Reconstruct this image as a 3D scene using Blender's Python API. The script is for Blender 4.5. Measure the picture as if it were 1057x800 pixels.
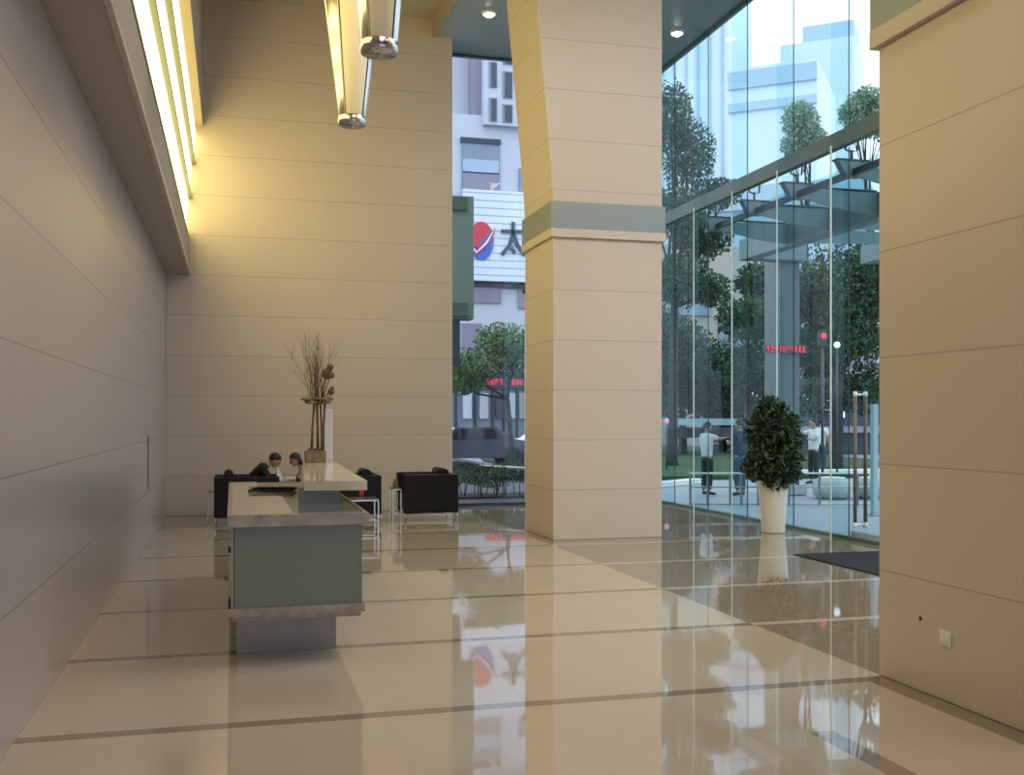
import bpy, bmesh, math, random
import numpy as np
from mathutils import Vector, Matrix
random.seed(7)
for o in list(bpy.data.objects): bpy.data.objects.remove(o)
SC = bpy.context.scene
COL = SC.collection
R = math.radians

# ------------------------------------------------------------ camera
cam = bpy.data.cameras.new('camera'); CAM = bpy.data.objects.new('camera', cam); COL.objects.link(CAM)
CAM.location = (0, 0, 1.7); CAM.rotation_euler = (R(90), 0, -math.atan(288.5/1084))
cam.sensor_width = 36; cam.lens = 1084/1057*36; cam.shift_y = 32/1057
cam.clip_start = .05; cam.clip_end = 600
SC.camera = CAM
# ------------------------------------------------------------ world, exposure
SC.view_settings.view_transform = 'Standard'; SC.view_settings.look = 'None'
SC.view_settings.exposure = 0.0; SC.view_settings.gamma = 1; SC.view_settings.use_curve_mapping = False
W = bpy.data.worlds.new('sky'); SC.world = W; W.use_nodes = True
wn = W.node_tree; bgn = wn.nodes['Background']
SKY = 2.2
tc = wn.nodes.new('ShaderNodeTexCoord'); sep = wn.nodes.new('ShaderNodeSeparateXYZ')
rmp = wn.nodes.new('ShaderNodeValToRGB')
wn.links.new(tc.outputs['Generated'], sep.inputs[0]); wn.links.new(sep.outputs['Z'], rmp.inputs[0])
rmp.color_ramp.elements[0].color = (.80, .90, 1, 1); rmp.color_ramp.elements[1].color = (.95, .98, 1, 1)
wn.links.new(rmp.outputs[0], bgn.inputs[0]); bgn.inputs[1].default_value = SKY
try:
    SC.cycles.use_denoising = True; SC.cycles.denoiser = 'OPENIMAGEDENOISE'
    SC.cycles.max_bounces = 9; SC.cycles.transparent_max_bounces = 24
    SC.cycles.sample_clamp_indirect = 6; SC.cycles.caustics_reflective = False; SC.cycles.caustics_refractive = False
except Exception: pass

def area(name, loc, rot, sx, sy, power, col):
    l = bpy.data.lights.new(name, 'AREA'); l.shape = 'RECTANGLE'; l.size = sx; l.size_y = sy
    l.energy = power; l.color = col
    o = bpy.data.objects.new(name, l); COL.objects.link(o); o.location = loc; o.rotation_euler = rot
    return o
AMB = (1, .87, .80)
area('lobby_fill_light', (2.0, 3.0, 8.98), (0, 0, 0), 2.0, 7, 170, AMB)  # added fill light with no fitting behind it
area('ceiling_light_entrance', (5.9, 6.5, 8.70), (0, 0, 0), 3.6, 6, 560, AMB)
COVE = 4.9      # brightness of the cove light tubes

# ------------------------------------------------------------ materials
def mat(name, col=(.5,.5,.5), rough=.5, metal=0, noise=0, nscale=8, spec=.5, coat=0, emit=None, es=0, bump=0, alpha=1, trans=0):
    m = bpy.data.materials.new(name); m.use_nodes = True
    nt = m.node_tree; b = nt.nodes['Principled BSDF']
    b.inputs['Base Color'].default_value = (*col, 1); b.inputs['Roughness'].default_value = rough
    b.inputs['Metallic'].default_value = metal; b.inputs['Specular IOR Level'].default_value = spec
    b.inputs['Coat Weight'].default_value = coat; b.inputs['Coat Roughness'].default_value = .03
    b.inputs['Transmission Weight'].default_value = trans
    if emit: b.inputs['Emission Color'].default_value = (*emit, 1); b.inputs['Emission Strength'].default_value = es
    if noise or bump:
        t = nt.nodes.new('ShaderNodeTexCoord'); n = nt.nodes.new('ShaderNodeTexNoise')
        n.inputs['Scale'].default_value = nscale; n.inputs['Detail'].default_value = 5
        nt.links.new(t.outputs['Object'], n.inputs['Vector'])
        if noise:
            r = nt.nodes.new('ShaderNodeValToRGB')
            r.color_ramp.elements[0].position = .3; r.color_ramp.elements[1].position = .7
            r.color_ramp.elements[0].color = (*[c*(1-noise) for c in col], 1)
            r.color_ramp.elements[1].color = (*[min(1, c*(1+noise)) for c in col], 1)
            nt.links.new(n.outputs['Fac'], r.inputs[0]); nt.links.new(r.outputs[0], b.inputs['Base Color'])
        if bump:
            bp = nt.nodes.new('ShaderNodeBump'); bp.inputs['Strength'].default_value = bump
            nt.links.new(n.outputs['Fac'], bp.inputs['Height']); nt.links.new(bp.outputs[0], b.inputs['Normal'])
    return m
class NT:
    """tiny math-node helper"""
    def __init__(s, m): s.nt = m.node_tree
    def n(s, t): return s.nt.nodes.new(t)
    def put(s, a, sock):
        if isinstance(a, (int, float)): sock.default_value = a
        else: s.nt.links.new(a, sock)
    def m(s, op, a, b=0.0, c=0.0):
        x = s.n('ShaderNodeMath'); x.operation = op
        s.put(a, x.inputs[0]); s.put(b, x.inputs[1]); s.put(c, x.inputs[2])
        return x.outputs[0]
    def mixc(s, f, a, b):
        x = s.n('ShaderNodeMix'); x.data_type = 'RGBA'; s.put(f, x.inputs[0])
        for v, i in ((a, 6), (b, 7)):
            if isinstance(v, tuple): x.inputs[i].default_value = (*v, 1)
            else: s.nt.links.new(v, x.inputs[i])
        return x.outputs[2]
def band(k, v, period, width, offset=0):
    """1 where v lies within width/2 of offset + n*period"""
    a = k.m('SUBTRACT', v, offset - period/2)
    a = k.m('FLOORED_MODULO', a, period)
    a = k.m('ABSOLUTE', k.m('SUBTRACT', a, period/2))
    return k.m('LESS_THAN', a, width/2)
def stone(name, col, rough, spec=.5, joint=.7, jdark=.68, mott=.05, coat=0):
    m = mat(name, col, rough, spec=spec, coat=coat); k = NT(m); b = m.node_tree.nodes['Principled BSDF']
    g = k.n('ShaderNodeNewGeometry'); s = k.n('ShaderNodeSeparateXYZ'); k.nt.links.new(g.outputs['Position'], s.inputs[0])
    no = k.n('ShaderNodeTexNoise'); no.inputs['Scale'].default_value = 1.3; no.inputs['Detail'].default_value = 7
    no.inputs['Roughness'].default_value = .65
    k.nt.links.new(g.outputs['Position'], no.inputs['Vector'])
    c = k.mixc(no.outputs['Fac'], tuple(x*(1-mott) for x in col), tuple(min(1, x*(1+mott)) for x in col))
    # each course a hair different in tone
    idx = k.m('FLOOR', k.m('DIVIDE', s.outputs['Z'], joint)); wn_ = k.n('ShaderNodeTexWhiteNoise'); wn_.noise_dimensions = '1D'
    k.nt.links.new(idx, wn_.inputs['W'])
    c = k.mixc(k.m('MULTIPLY', wn_.outputs['Value'], .12), c, tuple(x*.75 for x in col))
    j = band(k, s.outputs['Z'], joint, .011)
    c = k.mixc(j, c, tuple(x*jdark for x in col))
    k.nt.links.new(c, b.inputs['Base Color'])
    return m
M = {}
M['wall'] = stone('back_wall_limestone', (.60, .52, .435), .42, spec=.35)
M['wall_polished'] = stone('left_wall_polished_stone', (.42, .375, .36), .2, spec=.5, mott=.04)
M['pillar'] = stone('pillar_limestone', (.62, .54, .45), .38, spec=.4)
M['trim_stone'] = mat('pillar_cap_stone', (.60, .52, .43), .45, noise=.04, nscale=3)
M['band'] = mat('grey_green_band_metal', (.27, .31, .31), .35, metal=.3)
M['ceil'] = mat('ceiling_brown_paint', (.42, .37, .30), .7, noise=.02)
M['soffit'] = mat('lowered_ceiling_grey_metal', (.34, .42, .47), .38, metal=.25)
M['fascia'] = mat('brown_fascia', (.36, .31, .25), .6, noise=.03)
M['cove_soffit'] = mat('cove_underside_taupe', (.42, .38, .34), .55, noise=.03)
M['lip'] = mat('pale_metal_lip', (.55, .50, .44), .35, metal=.4)
M['cove_light'] = mat('cove_tube_light', (.9, .85, .6), .5, emit=(1, .79, .28), es=COVE)
M['dark'] = mat('dark_gap', (.05, .045, .035), .7)
M['chrome'] = mat('chrome', (.50, .49, .48), .2, metal=1)
M['steel'] = mat('brushed_steel', (.45, .47, .5), .3, metal=.9, noise=.05, nscale=30)
M['leather'] = mat('black_leather', (.008, .008, .009), .5, spec=.25, bump=.05, nscale=60)
M['blackplastic'] = mat('black_plastic', (.012, .012, .014), .4)
M['white'] = mat('white_paint', (.8, .79, .76), .4)
M['paper'] = mat('white_paper', (.85, .87, .88), .7)

# floor
def floor_mat():
    m = mat('polished_marble_floor', (.7, .6, .5), .03, spec=.5); k = NT(m); b = m.node_tree.nodes['Principled BSDF']; b.inputs['IOR'].default_value = 1.9
    g = k.n('ShaderNodeNewGeometry'); s = k.n('ShaderNodeSeparateXYZ'); k.nt.links.new(g.outputs['Position'], s.inputs[0])
    X, Y = s.outputs['X'], s.outputs['Y']
    def noise(sc, det=6, ro=.6):
        no = k.n('ShaderNodeTexNoise'); no.inputs['Scale'].default_value = sc; no.inputs['Detail'].default_value = det
        no.inputs['Roughness'].default_value = ro; k.nt.links.new(g.outputs['Position'], no.inputs['Vector']); return no.outputs['Fac']
    n1 = noise(.8); n2 = noise(5, 8, .7)
    cream = k.mixc(n1, (.45, .385, .295), (.56, .485, .38))
    brown = k.mixc(n2, (.20, .155, .11), (.34, .28, .21))
    strip = k.mixc(n2, (.19, .145, .10), (.30, .24, .175))
    rows = band(k, Y, 1.865, .11, 6.02)
    right = k.m('MULTIPLY', k.m('GREATER_THAN', X, 4.15), k.m('GREATER_THAN', Y, 6.02))
    c = k.mixc(right, cream, brown)
    # thin tile joints
    row = k.m('FLOOR', k.m('DIVIDE', k.m('SUBTRACT', Y, 6.02), 1.865))
    off = k.m('MULTIPLY', k.m('FLOORED_MODULO', row, 2), .02)
    jx = band(k, k.m('ADD', X, off), .86, .006, .0)
    c = k.mixc(k.m('MULTIPLY', jx, .15), c, (.2, .16, .12))
    tile = k.n('ShaderNodeTexWhiteNoise'); tile.noise_dimensions = '2D'; cv = k.n('ShaderNodeCombineXYZ')
    k.nt.links.new(k.m('FLOOR', k.m('DIVIDE', X, .86)), cv.inputs[0]); k.nt.links.new(row, cv.inputs[1])
    k.nt.links.new(cv.outputs[0], tile.inputs['Vector'])
    c = k.mixc(k.m('MULTIPLY', tile.outputs['Value'], .08), c, (.34, .27, .19))
    rc = k.mixc(right, strip, cream)
    c = k.mixc(rows, c, rc)
    # brown strips that run beside the front pillar
    front = k.m('LESS_THAN', Y, 6.02)
    s1 = k.m('MULTIPLY', k.m('GREATER_THAN', X, 3.98), front)
    s2 = k.m('MULTIPLY', k.m('MULTIPLY', k.m('GREATER_THAN', X, 3.02), k.m('LESS_THAN', X, 3.16)), k.m('LESS_THAN', Y, 5.08))
    c = k.mixc(k.m('MAXIMUM', s1, s2), c, strip)
    k.nt.links.new(c, b.inputs['Base Color'])
    no = k.n('ShaderNodeTexNoise'); no.inputs['Scale'].default_value = 1.1; no.inputs['Detail'].default_value = 1
    k.nt.links.new(g.outputs['Position'], no.inputs['Vector'])
    bp = k.n('ShaderNodeBump'); bp.inputs['Strength'].default_value = .012; bp.inputs['Distance'].default_value = .1
    k.nt.links.new(no.outputs['Fac'], bp.inputs['Height']); k.nt.links.new(bp.outputs[0], b.inputs['Normal'])
    return m
M['floor'] = floor_mat()
def glass(name, tint, refl=1.0, rough=0.0):
    m = bpy.data.materials.new(name); m.use_nodes = True; nt = m.node_tree
    for n in list(nt.nodes): nt.nodes.remove(n)
    o = nt.nodes.new('ShaderNodeOutputMaterial'); mx = nt.nodes.new('ShaderNodeMixShader')
    t = nt.nodes.new('ShaderNodeBsdfTransparent'); t.inputs[0].default_value = (*tint, 1)
    g = nt.nodes.new('ShaderNodeBsdfGlossy'); g.inputs['Roughness'].default_value = rough
    k = NT(m); lw = k.n('ShaderNodeLayerWeight'); lw.inputs[0].default_value = .5; ge = k.n('ShaderNodeNewGeometry')
    fc = k.m('MULTIPLY_ADD', k.m('POWER', lw.outputs['Facing'], 5.0), .9, .045)
    nt.links.new(k.m('MULTIPLY', k.m('MULTIPLY', fc, refl), k.m('SUBTRACT', 1.0, ge.outputs['Backfacing'])), mx.inputs[0])
    nt.links.new(t.outputs[0], mx.inputs[1]); nt.links.new(g.outputs[0], mx.inputs[2]); nt.links.new(mx.outputs[0], o.inputs[0])
    return m
M['glass_teal'] = glass('teal_tinted_glass', (.84, .92, .95), .4)
M['glass_blue'] = glass('pale_blue_glass', (.86, .90, .97))
M['glass_edge'] = mat('pale_glass_edge', (.62, .74, .74), .3)  # pale colour stands in for light caught on the fin edges
M['glass_fin'] = glass('clear_fin_glass', (.88, .96, .975), .2)
M['frost_green'] = mat('frosted_green_glass', (.175, .20, .145), .3, spec=.4, coat=.25)
M['desk_stone'] = mat('brown_marble_trim', (.30, .24, .18), .14, noise=.25, nscale=9, coat=.3)
M['plinth'] = mat('polished_plinth_metal', (.22, .175, .15), .3, metal=.5, noise=.12, nscale=3)
M['counter'] = mat('cream_counter_stone', (.62, .55, .44), .06, spec=.6, coat=.6)
M['counter_slab'] = mat('cream_raised_slab', (.70, .63, .52), .12, coat=.3, noise=.03)
M['dark_reflection_paint'] = mat('dark_green_reflection', (.085, .10, .075), .12, spec=.12)  # reflection in the glossy desk top put into a dark colour
M['grey_glass'] = mat('grey_back_painted_glass', (.14, .15, .125), .2)
M['leaf'] = mat('glossy_plant_leaf', (.022, .05, .016), .35, noise=.5, nscale=7)
M['leaf_tree'] = mat('tree_leaf', (.028, .075, .028), .6, noise=.55, nscale=.9)
M['leaf_tree_light'] = mat('light_tree_leaf', (.085, .165, .06), .6, noise=.45, nscale=.8)
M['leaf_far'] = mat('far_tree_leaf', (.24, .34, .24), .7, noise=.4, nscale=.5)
M['hedge'] = mat('hedge_leaf', (.035, .10, .02), .6, noise=.6, nscale=3)
M['bark'] = mat('tree_bark', (.03, .027, .022), .8, noise=.3)
M['twig'] = mat('brown_twig', (.14, .09, .045), .8, noise=.3, nscale=20)
M['wood'] = mat('weathered_wood_block', (.19, .14, .075), .6, noise=.35, nscale=20)
M['pot'] = mat('white_glazed_planter', (.80, .74, .64), .3, coat=.2)
M['mat'] = mat('charcoal_doormat', (.028, .032, .036), .95, bump=.6, nscale=200, spec=.1)
M['skin'] = mat('skin', (.42, .25, .17), .5)
M['hair'] = mat('black_hair', (.01, .009, .008), .5)
M['eye'] = mat('dark_eye', (.02, .015, .01), .3)
M['ground'] = mat('pale_paving', (.30, .33, .38), .5, noise=.08, nscale=.6)
M['lawn'] = mat('lawn_grass', (.03, .07, .02), .9, noise=.35, nscale=.7)
M['canopy'] = mat('canopy_blue_grey_steel', (.16, .215, .235), .45, noise=.03)
M['canopy_dark'] = mat('canopy_dark_steel', (.035, .05, .06), .4)
M['canopy_glass'] = glass('canopy_glass', (.80, .93, .93), .5)
M['transom'] = mat('green_grey_transom', (.10, .135, .095), .4, metal=.2)

# ------------------------------------------------------------ builders
def tag(o, label=None, cat=None, group=None, kind=None):
    if label: o['label'] = label
    if cat: o['category'] = cat
    if group: o['group'] = group
    if kind: o['kind'] = kind
    return o
def thing(name, label, cat, loc=(0,0,0), rz=0, group=None):
    o = bpy.data.objects.new(name, None); COL.objects.link(o); o.location = loc; o.rotation_euler = (0, 0, rz)
    o.empty_display_size = .1
    return tag(o, label, cat, group)
def struct(o): o['kind'] = 'structure'; return o
class MB:
    def __init__(s): s.b = bmesh.new()
    def box(s, x0, x1, y0, y1, z0, z1, bev=0, rot=None):
        v = [s.b.verts.new((x, y, z)) for z in (z0, z1) for x, y in ((x0,y0),(x1,y0),(x1,y1),(x0,y1))]
        fs = [s.b.faces.new([v[i] for i in f]) for f in ((3,2,1,0),(4,5,6,7),(0,1,5,4),(1,2,6,5),(2,3,7,6),(3,0,4,7))]
        if rot is not None: bmesh.ops.transform(s.b, matrix=rot, verts=v)
        if bev:
            es = list({e for f in fs for e in f.edges}); bmesh.ops.bevel(s.b, geom=es, offset=bev, segments=2, affect='EDGES', profile=.6)
        return s
    def hexa(s, P):
        """8 points: bottom ring then top ring"""
        v = [s.b.verts.new(p) for p in P]
        for f in ((3,2,1,0),(4,5,6,7),(0,1,5,4),(1,2,6,5),(2,3,7,6),(3,0,4,7)): s.b.faces.new([v[i] for i in f])
        return s
    def prism(s, pts, d, frame=None):
        """polygon pts in (a,b) extruded by d along third axis; frame maps (a,b,c)->xyz"""
        fr = frame or (lambda a, b, c: (a, b, c))
        lo = [s.b.verts.new(fr(a, b, 0)) for a, b in pts]; hi = [s.b.verts.new(fr(a, b, d)) for a, b in pts]
        n = len(pts); s.b.faces.new(lo[::-1]); s.b.faces.new(hi)
        for i in range(n): s.b.faces.new((lo[i], lo[(i+1) % n], hi[(i+1) % n], hi[i]))
        return s
    def tube(s, pts, r, n=8, caps=True):
        pts = [Vector(p) for p in pts]; rr = r if isinstance(r, (list, tuple)) else [r]*len(pts)
        rings = []
        for i, p in enumerate(pts):
            d = (pts[min(i+1, len(pts)-1)] - pts[max(i-1, 0)]).normalized()
            a = d.cross(Vector((0, 0, 1)) if abs(d.z) < .9 else Vector((1, 0, 0))).normalized(); b = d.cross(a)
            rings.append([s.b.verts.new(p + rr[i]*(math.cos(2*math.pi*k/n)*a + math.sin(2*math.pi*k/n)*b)) for k in range(n)])
        for A, B in zip(rings, rings[1:]):
            for k in range(n):
                f = s.b.faces.new((A[k], A[(k+1) % n], B[(k+1) % n], B[k])); f.smooth = True
        if caps: s.b.faces.new(rings[0][::-1]); s.b.faces.new(rings[-1])
        return s
    def lathe(s, prof, n=24, c=(0,0), a0=0, a1=2*math.pi):
        """prof: (r,z)"""
        full = abs(a1-a0-2*math.pi) < 1e-6; m = n if full else n+1
        rings = [[s.b.verts.new((c[0]+max(r, 1e-4)*math.cos(a0+(a1-a0)*k/n), c[1]+max(r, 1e-4)*math.sin(a0+(a1-a0)*k/n), z)) for k in range(m)] for r, z in prof]
        for A, B in zip(rings, rings[1:]):
            for k in range(n):
                f = s.b.faces.new((A[k], A[(k+1) % m], B[(k+1) % m], B[k])); f.smooth = True
        return s
    def ball(s, c, r, seg=12, sc=(1,1,1), rot=None):
        m = Matrix.Translation(c) @ (rot or Matrix.Identity(4)) @ Matrix.Diagonal((*sc, 1))
        res = bmesh.ops.create_uvsphere(s.b, u_segments=seg, v_segments=max(6, seg//2+1), radius=r, matrix=m)
        for v in res['verts']:
            for f in v.link_faces: f.smooth = True
        return s
    def build(s, name, m, parent=None, kind=None):
        bmesh.ops.recalc_face_normals(s.b, faces=s.b.faces)
        me = bpy.data.meshes.new(name); s.b.to_mesh(me); s.b.free()
        ms = m if isinstance(m, (list, tuple)) else [m]
        for x in ms: me.materials.append(M[x] if isinstance(x, str) else x)
        o = bpy.data.objects.new(name, me); COL.objects.link(o)
        if parent: o.parent = parent
        if kind: o['kind'] = kind
        return o
def raw(name, V, F, m, parent=None, smooth=False):
    me = bpy.data.meshes.new(name); me.from_pydata([tuple(v) for v in V], [], [tuple(f) for f in F])
    me.materials.append(M[m] if isinstance(m, str) else m)
    if smooth: me.polygons.foreach_set('use_smooth', [True]*len(me.polygons))
    o = bpy.data.objects.new(name, me); COL.objects.link(o)
    if parent: o.parent = parent
    return o
def copy_tree(o, parent=None):
    c = o.copy(); COL.objects.link(c); c.parent = parent
    for ch in list(o.children): copy_tree(ch, c)
    return c

# ============================================================ SETTING
XL, XR, YB, YG, YF = -1.11, 8.35, 19.1, 19.9, -7.0
ZC, ZS = 9.06, 8.75
struct(MB().box(XL-.3, XR+.12, YF, YG+.15, -.3, 0).build('floor', 'floor'))
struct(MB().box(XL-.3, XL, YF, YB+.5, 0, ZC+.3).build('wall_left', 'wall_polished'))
struct(MB().box(XL, 3.94, YB, YB+.6, 0, ZC+.3, bev=.006).build('wall_back', 'wall'))
struct(MB().box(XL, 3.62, YF, YB, ZC, ZC+.3).build('ceiling', 'ceil'))
so = struct(MB().box(3.66, XR+.14, YF, YG+.2, ZS, ZS+.6).build('ceiling', 'soffit'))
struct(MB().box(3.56, 3.66, YF, YB, ZS-.02, ZC, bev=.005).build('trim_1', 'fascia'))
# unseen rear glazed front and wall, opening sized for the daylight it adds
rw = MB().box(XL-.3, XL+.5, YF-.3, YF, 0, ZC+.3).box(XR-.4, XR+.12, YF-.3, YF, 0, ZC+.3).box(XL+.5, XR-.4, YF-.3, YF, 4.4, ZC+.3)
struct(rw.build('wall_front', 'wall'))
wf = MB()
for i in range(6):
    x = XL+.5 + i*(XR-.4-XL-.5-.06)/5; wf.box(x, x+.06, YF-.2, YF-.08, 0, 4.4)
wf.box(XL+.5, XR-.4, YF-.2, YF-.08, 2.6, 2.68)
w3 = struct(wf.build('window_3', 'steel'))
MB().box(XL+.5, XR-.4, YF-.15, YF-.135, .02, 4.4).build('pane', 'glass_blue', w3)
# wall_right beyond the front pillar, towards the photographer
struct(MB().box(XR, XR+.12, YF, 7.0, 0, ZS).build('wall_right', 'wall'))

# cove light along the left wall
ZL = 4.2; COVE_Y = 6.2
struct(MB().box(XL, -.72, YF, YB, ZL, ZL+.10).build('trim_2', 'cove_soffit'))
struct(MB().box(-.745, -.70, YF, YB, ZL-.012, ZL+.05, bev=.006).build('trim_3', 'lip'))
struct(MB().box(-.76, -.725, YF, YB, ZL+.05, ZL+.58).build('trim_4', 'fascia'))
cl = thing('cove_light', 'long warm strip light glowing in the stepped cove along the left wall', 'light')
def cove_strip(x0, x1, z0, z1, y1):
    # a rounded diffuser whose section bulges into the room
    n = 5; pts = []
    for i in range(n+1):
        t = i/n; pts.append((x0+(x1-x0)*t + .012*math.sin(math.pi*t), z0+(z1-z0)*t))
    pts += [(x1-.10, z1), (x0-.10, z0)]
    mb = MB().prism(pts, y1-COVE_Y, lambda a, b, c: (a, COVE_Y+c, b))
    return mb.build('diffuser', 'cove_light', cl)
cove_strip(-.80, -.74, ZL+.74, ZL+1.28, YB-.02)
cove_strip(-.74, -.69, ZL+1.42, ZL+1.88, YB-.02)
cove_strip(-.66, -.62, ZL+2.02, ZL+2.46, YB-.02)
for x, z in ((-.79, ZL+.70), (-.735, ZL+1.35), (-.675, ZL+1.95)):
    MB().box(x-.14, x+.05, YF, YB-.01, z-.03, z+.03).build('divider_rail', 'transom', cl)
struct(MB().box(XL, -.86, YF, YB, ZL+.1, ZL+2.6).build('trim_5', 'fascia'))
struct(MB().box(XL, -.50, YF, YB, ZL+2.6, ZC).build('trim_6', 'fascia'))
MB().box(XL-.001, XL+.015, 15.0, 15.06, .74, 1.46, bev=.003).build('trim_7', 'wood', kind='structure')

# ---------------- pillars
def pillar(name, x0, x1, y0, y1, zc, flare=0):
    p = struct(MB().box(x0, x1, y0, y1, 0, zc, bev=.008).build(name, 'pillar'))
    e = .045
    MB().box(x0-e, x1+e, y0-e, y1+e, zc, zc+.12, bev=.006).build('cap', 'trim_stone', p)
    MB().box(x0-e*.9, x1+e*.9, y0-e*.9, y1+e*.9, zc+.12, zc+.50).build('band', 'band', p)
    z0 = zc+.5; mb = MB()
    if flare:
        zs = [z0, z0+.35, z0+.9, z0+1.5, z0+2.2, z0+2.9, ZS-.001]
        def fx(z): t = (z-z0); return x0 - .08*t**1.08 if t > 0 else x0
        pts = [(fx(z), z) for z in zs] + [(x1, zs[-1]), (x1, z0)]
        mb.prism(pts, y1-y0, lambda a, b, c: (a, y0+c, b))
    else: mb.box(x0, x1, y0, y1, z0, ZS-.001)
    mb.build('upper_shaft', 'pillar', p)
    return p
pillar('pillar', 4.32, 5.95, 14.0, 15.45, 4.23, 1)
pf = pillar('pillar', 4.14, 5.71, 4.55, 6.10, 4.15)
sk = thing('wall_socket', 'small white socket plate low on the front stone pillar', 'socket', (4.14, 5.42, .38))
MB().box(-.012, 0, -.05, .05, -.045, .045, bev=.003).build('plate', 'white', sk)
MB().box(-.016, -.010, -.032, .032, -.028, .028, bev=.002).build('cover', 'white', sk)
tag(MB().ball((4.135, 5.66, .45), .009, 8).tube([(4.139, 5.66, .455), (4.13, 5.66, .468)], .006).build('wall_hook', 'blackplastic'), 'tiny dark hook above the socket on the front pillar', 'hook')

# ---------------- glazing
gr = struct(MB().box(XR-.05, XR+.07, 7.0, YG, 5.55, 5.78, bev=.01).box(XR-.03, XR+.05, 7.0, YG, 0, .05).box(XR-.03, XR+.05, 7.0, YG+.05, ZS-.02, ZS).build('window_1', 'transom'))
ys = [7.0, 8.5, 10.0, 11.5, 13.0, 14.5, 16.0, 17.5, 19.0, YG]
for a, b in zip(ys, ys[1:]):
    MB().box(XR, XR+.015, a+.006, b-.006, .05, 5.55).build('pane', 'glass_teal', gr)
    MB().box(XR, XR+.015, a+.006, b-.006, 5.78, ZS-.02).build('pane', 'glass_teal', gr)
for y in ys[1:-1]:
    fi = MB().box(XR-.29, XR-.01, y-.008, y+.008, .0, ZS).build('fin', 'glass_fin', gr)
    MB().box(XR-.30, XR-.285, y-.011, y+.011, .0, 5.5).build('fin_edge', 'glass_edge', fi)
    MB().box(XR-.012, XR-.002, y-.008, y+.008, .05, 5.5).box(XR-.012, XR-.002, y-.006, y+.006, 5.8, ZS-.05).build('seam', 'dark', gr)
gb = struct(MB().box(3.94, XR, YG-.04, YG+.08, 0, .06).box(3.94, XR, YG-.02, YG+.04, ZS-.03, ZS).box(3.94, 4.0, YG-.5, YG+.08, 0, ZS).build('window_2', 'canopy_dark'))
for a, b in ((4.0, 5.60), (5.62, 7.0), (7.02, XR-.03)):
    MB().box(a, b, YG, YG+.015, .06, ZS-.03).build('pane', 'glass_blue', gb)
MB().box(5.55, 5.585, YG-.12, YG-.02, .06, 4.2).build('fin_edge', 'glass_edge', gb)
MB().box(5.50, 5.60, YG-.05, YG+.03, 4.16, 4.24).build('clamp', 'canopy_dark', gb)
# glass door leaf with its long pulls
dr = struct(MB().box(XR-.02, XR+.04, 11.56, 12.94, .05, .13).build('door_1', 'steel'))
for dx in (-.09, .07):
    h = MB().tube([(XR+dx, 12.72, .22), (XR+dx, 12.72, 2.06)], .026, 10)
    ho = h.build('door_handle', 'wood_pull' if 'wood_pull' in M else M.setdefault('wood_pull', mat('bronze_brown_pull', (.17, .11, .085), .35)), dr)
    MB().tube([(XR+dx, 12.72, 2.0), (XR+dx, 12.72, 2.07)], .030, 10).tube([(XR+dx, 12.72, .20), (XR+dx, 12.72, .27)], .030, 10).tube([(XR, 12.72, 2.03), (XR+dx, 12.72, 2.03)], .014).tube([(XR, 12.72, .24), (XR+dx, 12.72, .24)], .014).build('handle_mount', 'white', ho)

# ---------------- downlights in the lowered ceiling
M['lamp'] = mat('lamp_disc', (1, .95, .9), .5, emit=(1, .93, .84), es=14)
def downlight(x, y, label):
    t = thing('downlight', label, 'downlight', (x, y, ZS), 0, 'downlights of the lowered ceiling')
    MB().lathe([(.10, -.05), (.12, -.05), (.135, 0), (.1, 0), (.10, -.05)], 24).build('trim_ring', 'white', t)
    MB().lathe([(0, -.09), (.05, -.082), (.085, -.06), (.10, -.035), (.10, -.001), (0, -.001)], 24).build('lens', 'lamp', t)
    l = bpy.data.lights.new('downlight_beam', 'SPOT'); l.energy = 60; l.spot_size = R(95); l.spot_blend = .8; l.color = (1, .88, .72); l.shadow_soft_size = .1
    lo = bpy.data.objects.new('downlight_beam', l); COL.objects.link(lo); lo.parent = t; lo.location = (0, 0, -.14)
downlight(4.3, 17.7, 'round bright downlight left of the central pillar')
downlight(7.82, 17.7, 'round bright downlight right of the central pillar near the glass')
for x, y in ((6.1, 12.3), (7.2, 12.3)): pass

# ============================================================ RECEPTION DESK
dk = thing('reception_desk', 'long reception desk with green glass front, brown stone rims and cream raised counter', 'reception desk', (0, 7.4, 0))
def dsk(name, mt, fn, par=dk): mb = MB(); fn(mb); return mb.build(name, mt, par)
dsk('plinth', 'plinth', lambda b: b.prism([(.03, .44), (.74, .44), (.74, 4.9), (.64, 4.9), (.64, 3.7), (.03, 3.7)], .32, lambda a, c, z: (a, c, z)))
# lower rim, a bevelled moulding all round
def rim(b):
    for x0, x1, y0, y1, z0, z1 in ((-.03, .90, 0, 5.1, .345, .40), (-.005, .875, .03, 5.07, .31, .345)):
        b.prism([(x0, y0), (x1, y0), (x1, y1), (.70, y1), (.70, 3.9), (x0, 3.9)], z1-z0, lambda a, c, z: (a, c, z0+z))
dsk('lower_rim', 'desk_stone', rim)
dsk('glass_front', 'frost_green', lambda b: b.box(.012, .862, .028, .05, .40, .955))
dsk('side_panel', 'desk_stone', lambda b: b.box(-.012, .008, .02, 3.88, .40, .955, bev=.002))
sp = dsk('side_panel', 'frost_green', lambda b: b.box(.862, .884, .05, 5.05, .40, .955)); sp['label'] = 'green glass side panel facing the lobby'
dsk('carcass', 'blackplastic', lambda b: b.prism([(.01, .06), (.86, .06), (.86, 5.0), (.72, 5.0), (.72, 3.85), (.01, 3.85)], .59, lambda a, c, z: (a, c, .35+z)))
dsk('side_fitting', 'blackplastic', lambda b: b.box(-.03, -.012, .05, .12, .40, .47, bev=.005)); dsk('side_fitting', 'blackplastic', lambda b: b.box(-.03, -.012, .05, .10, .78, .82, bev=.005))
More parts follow.
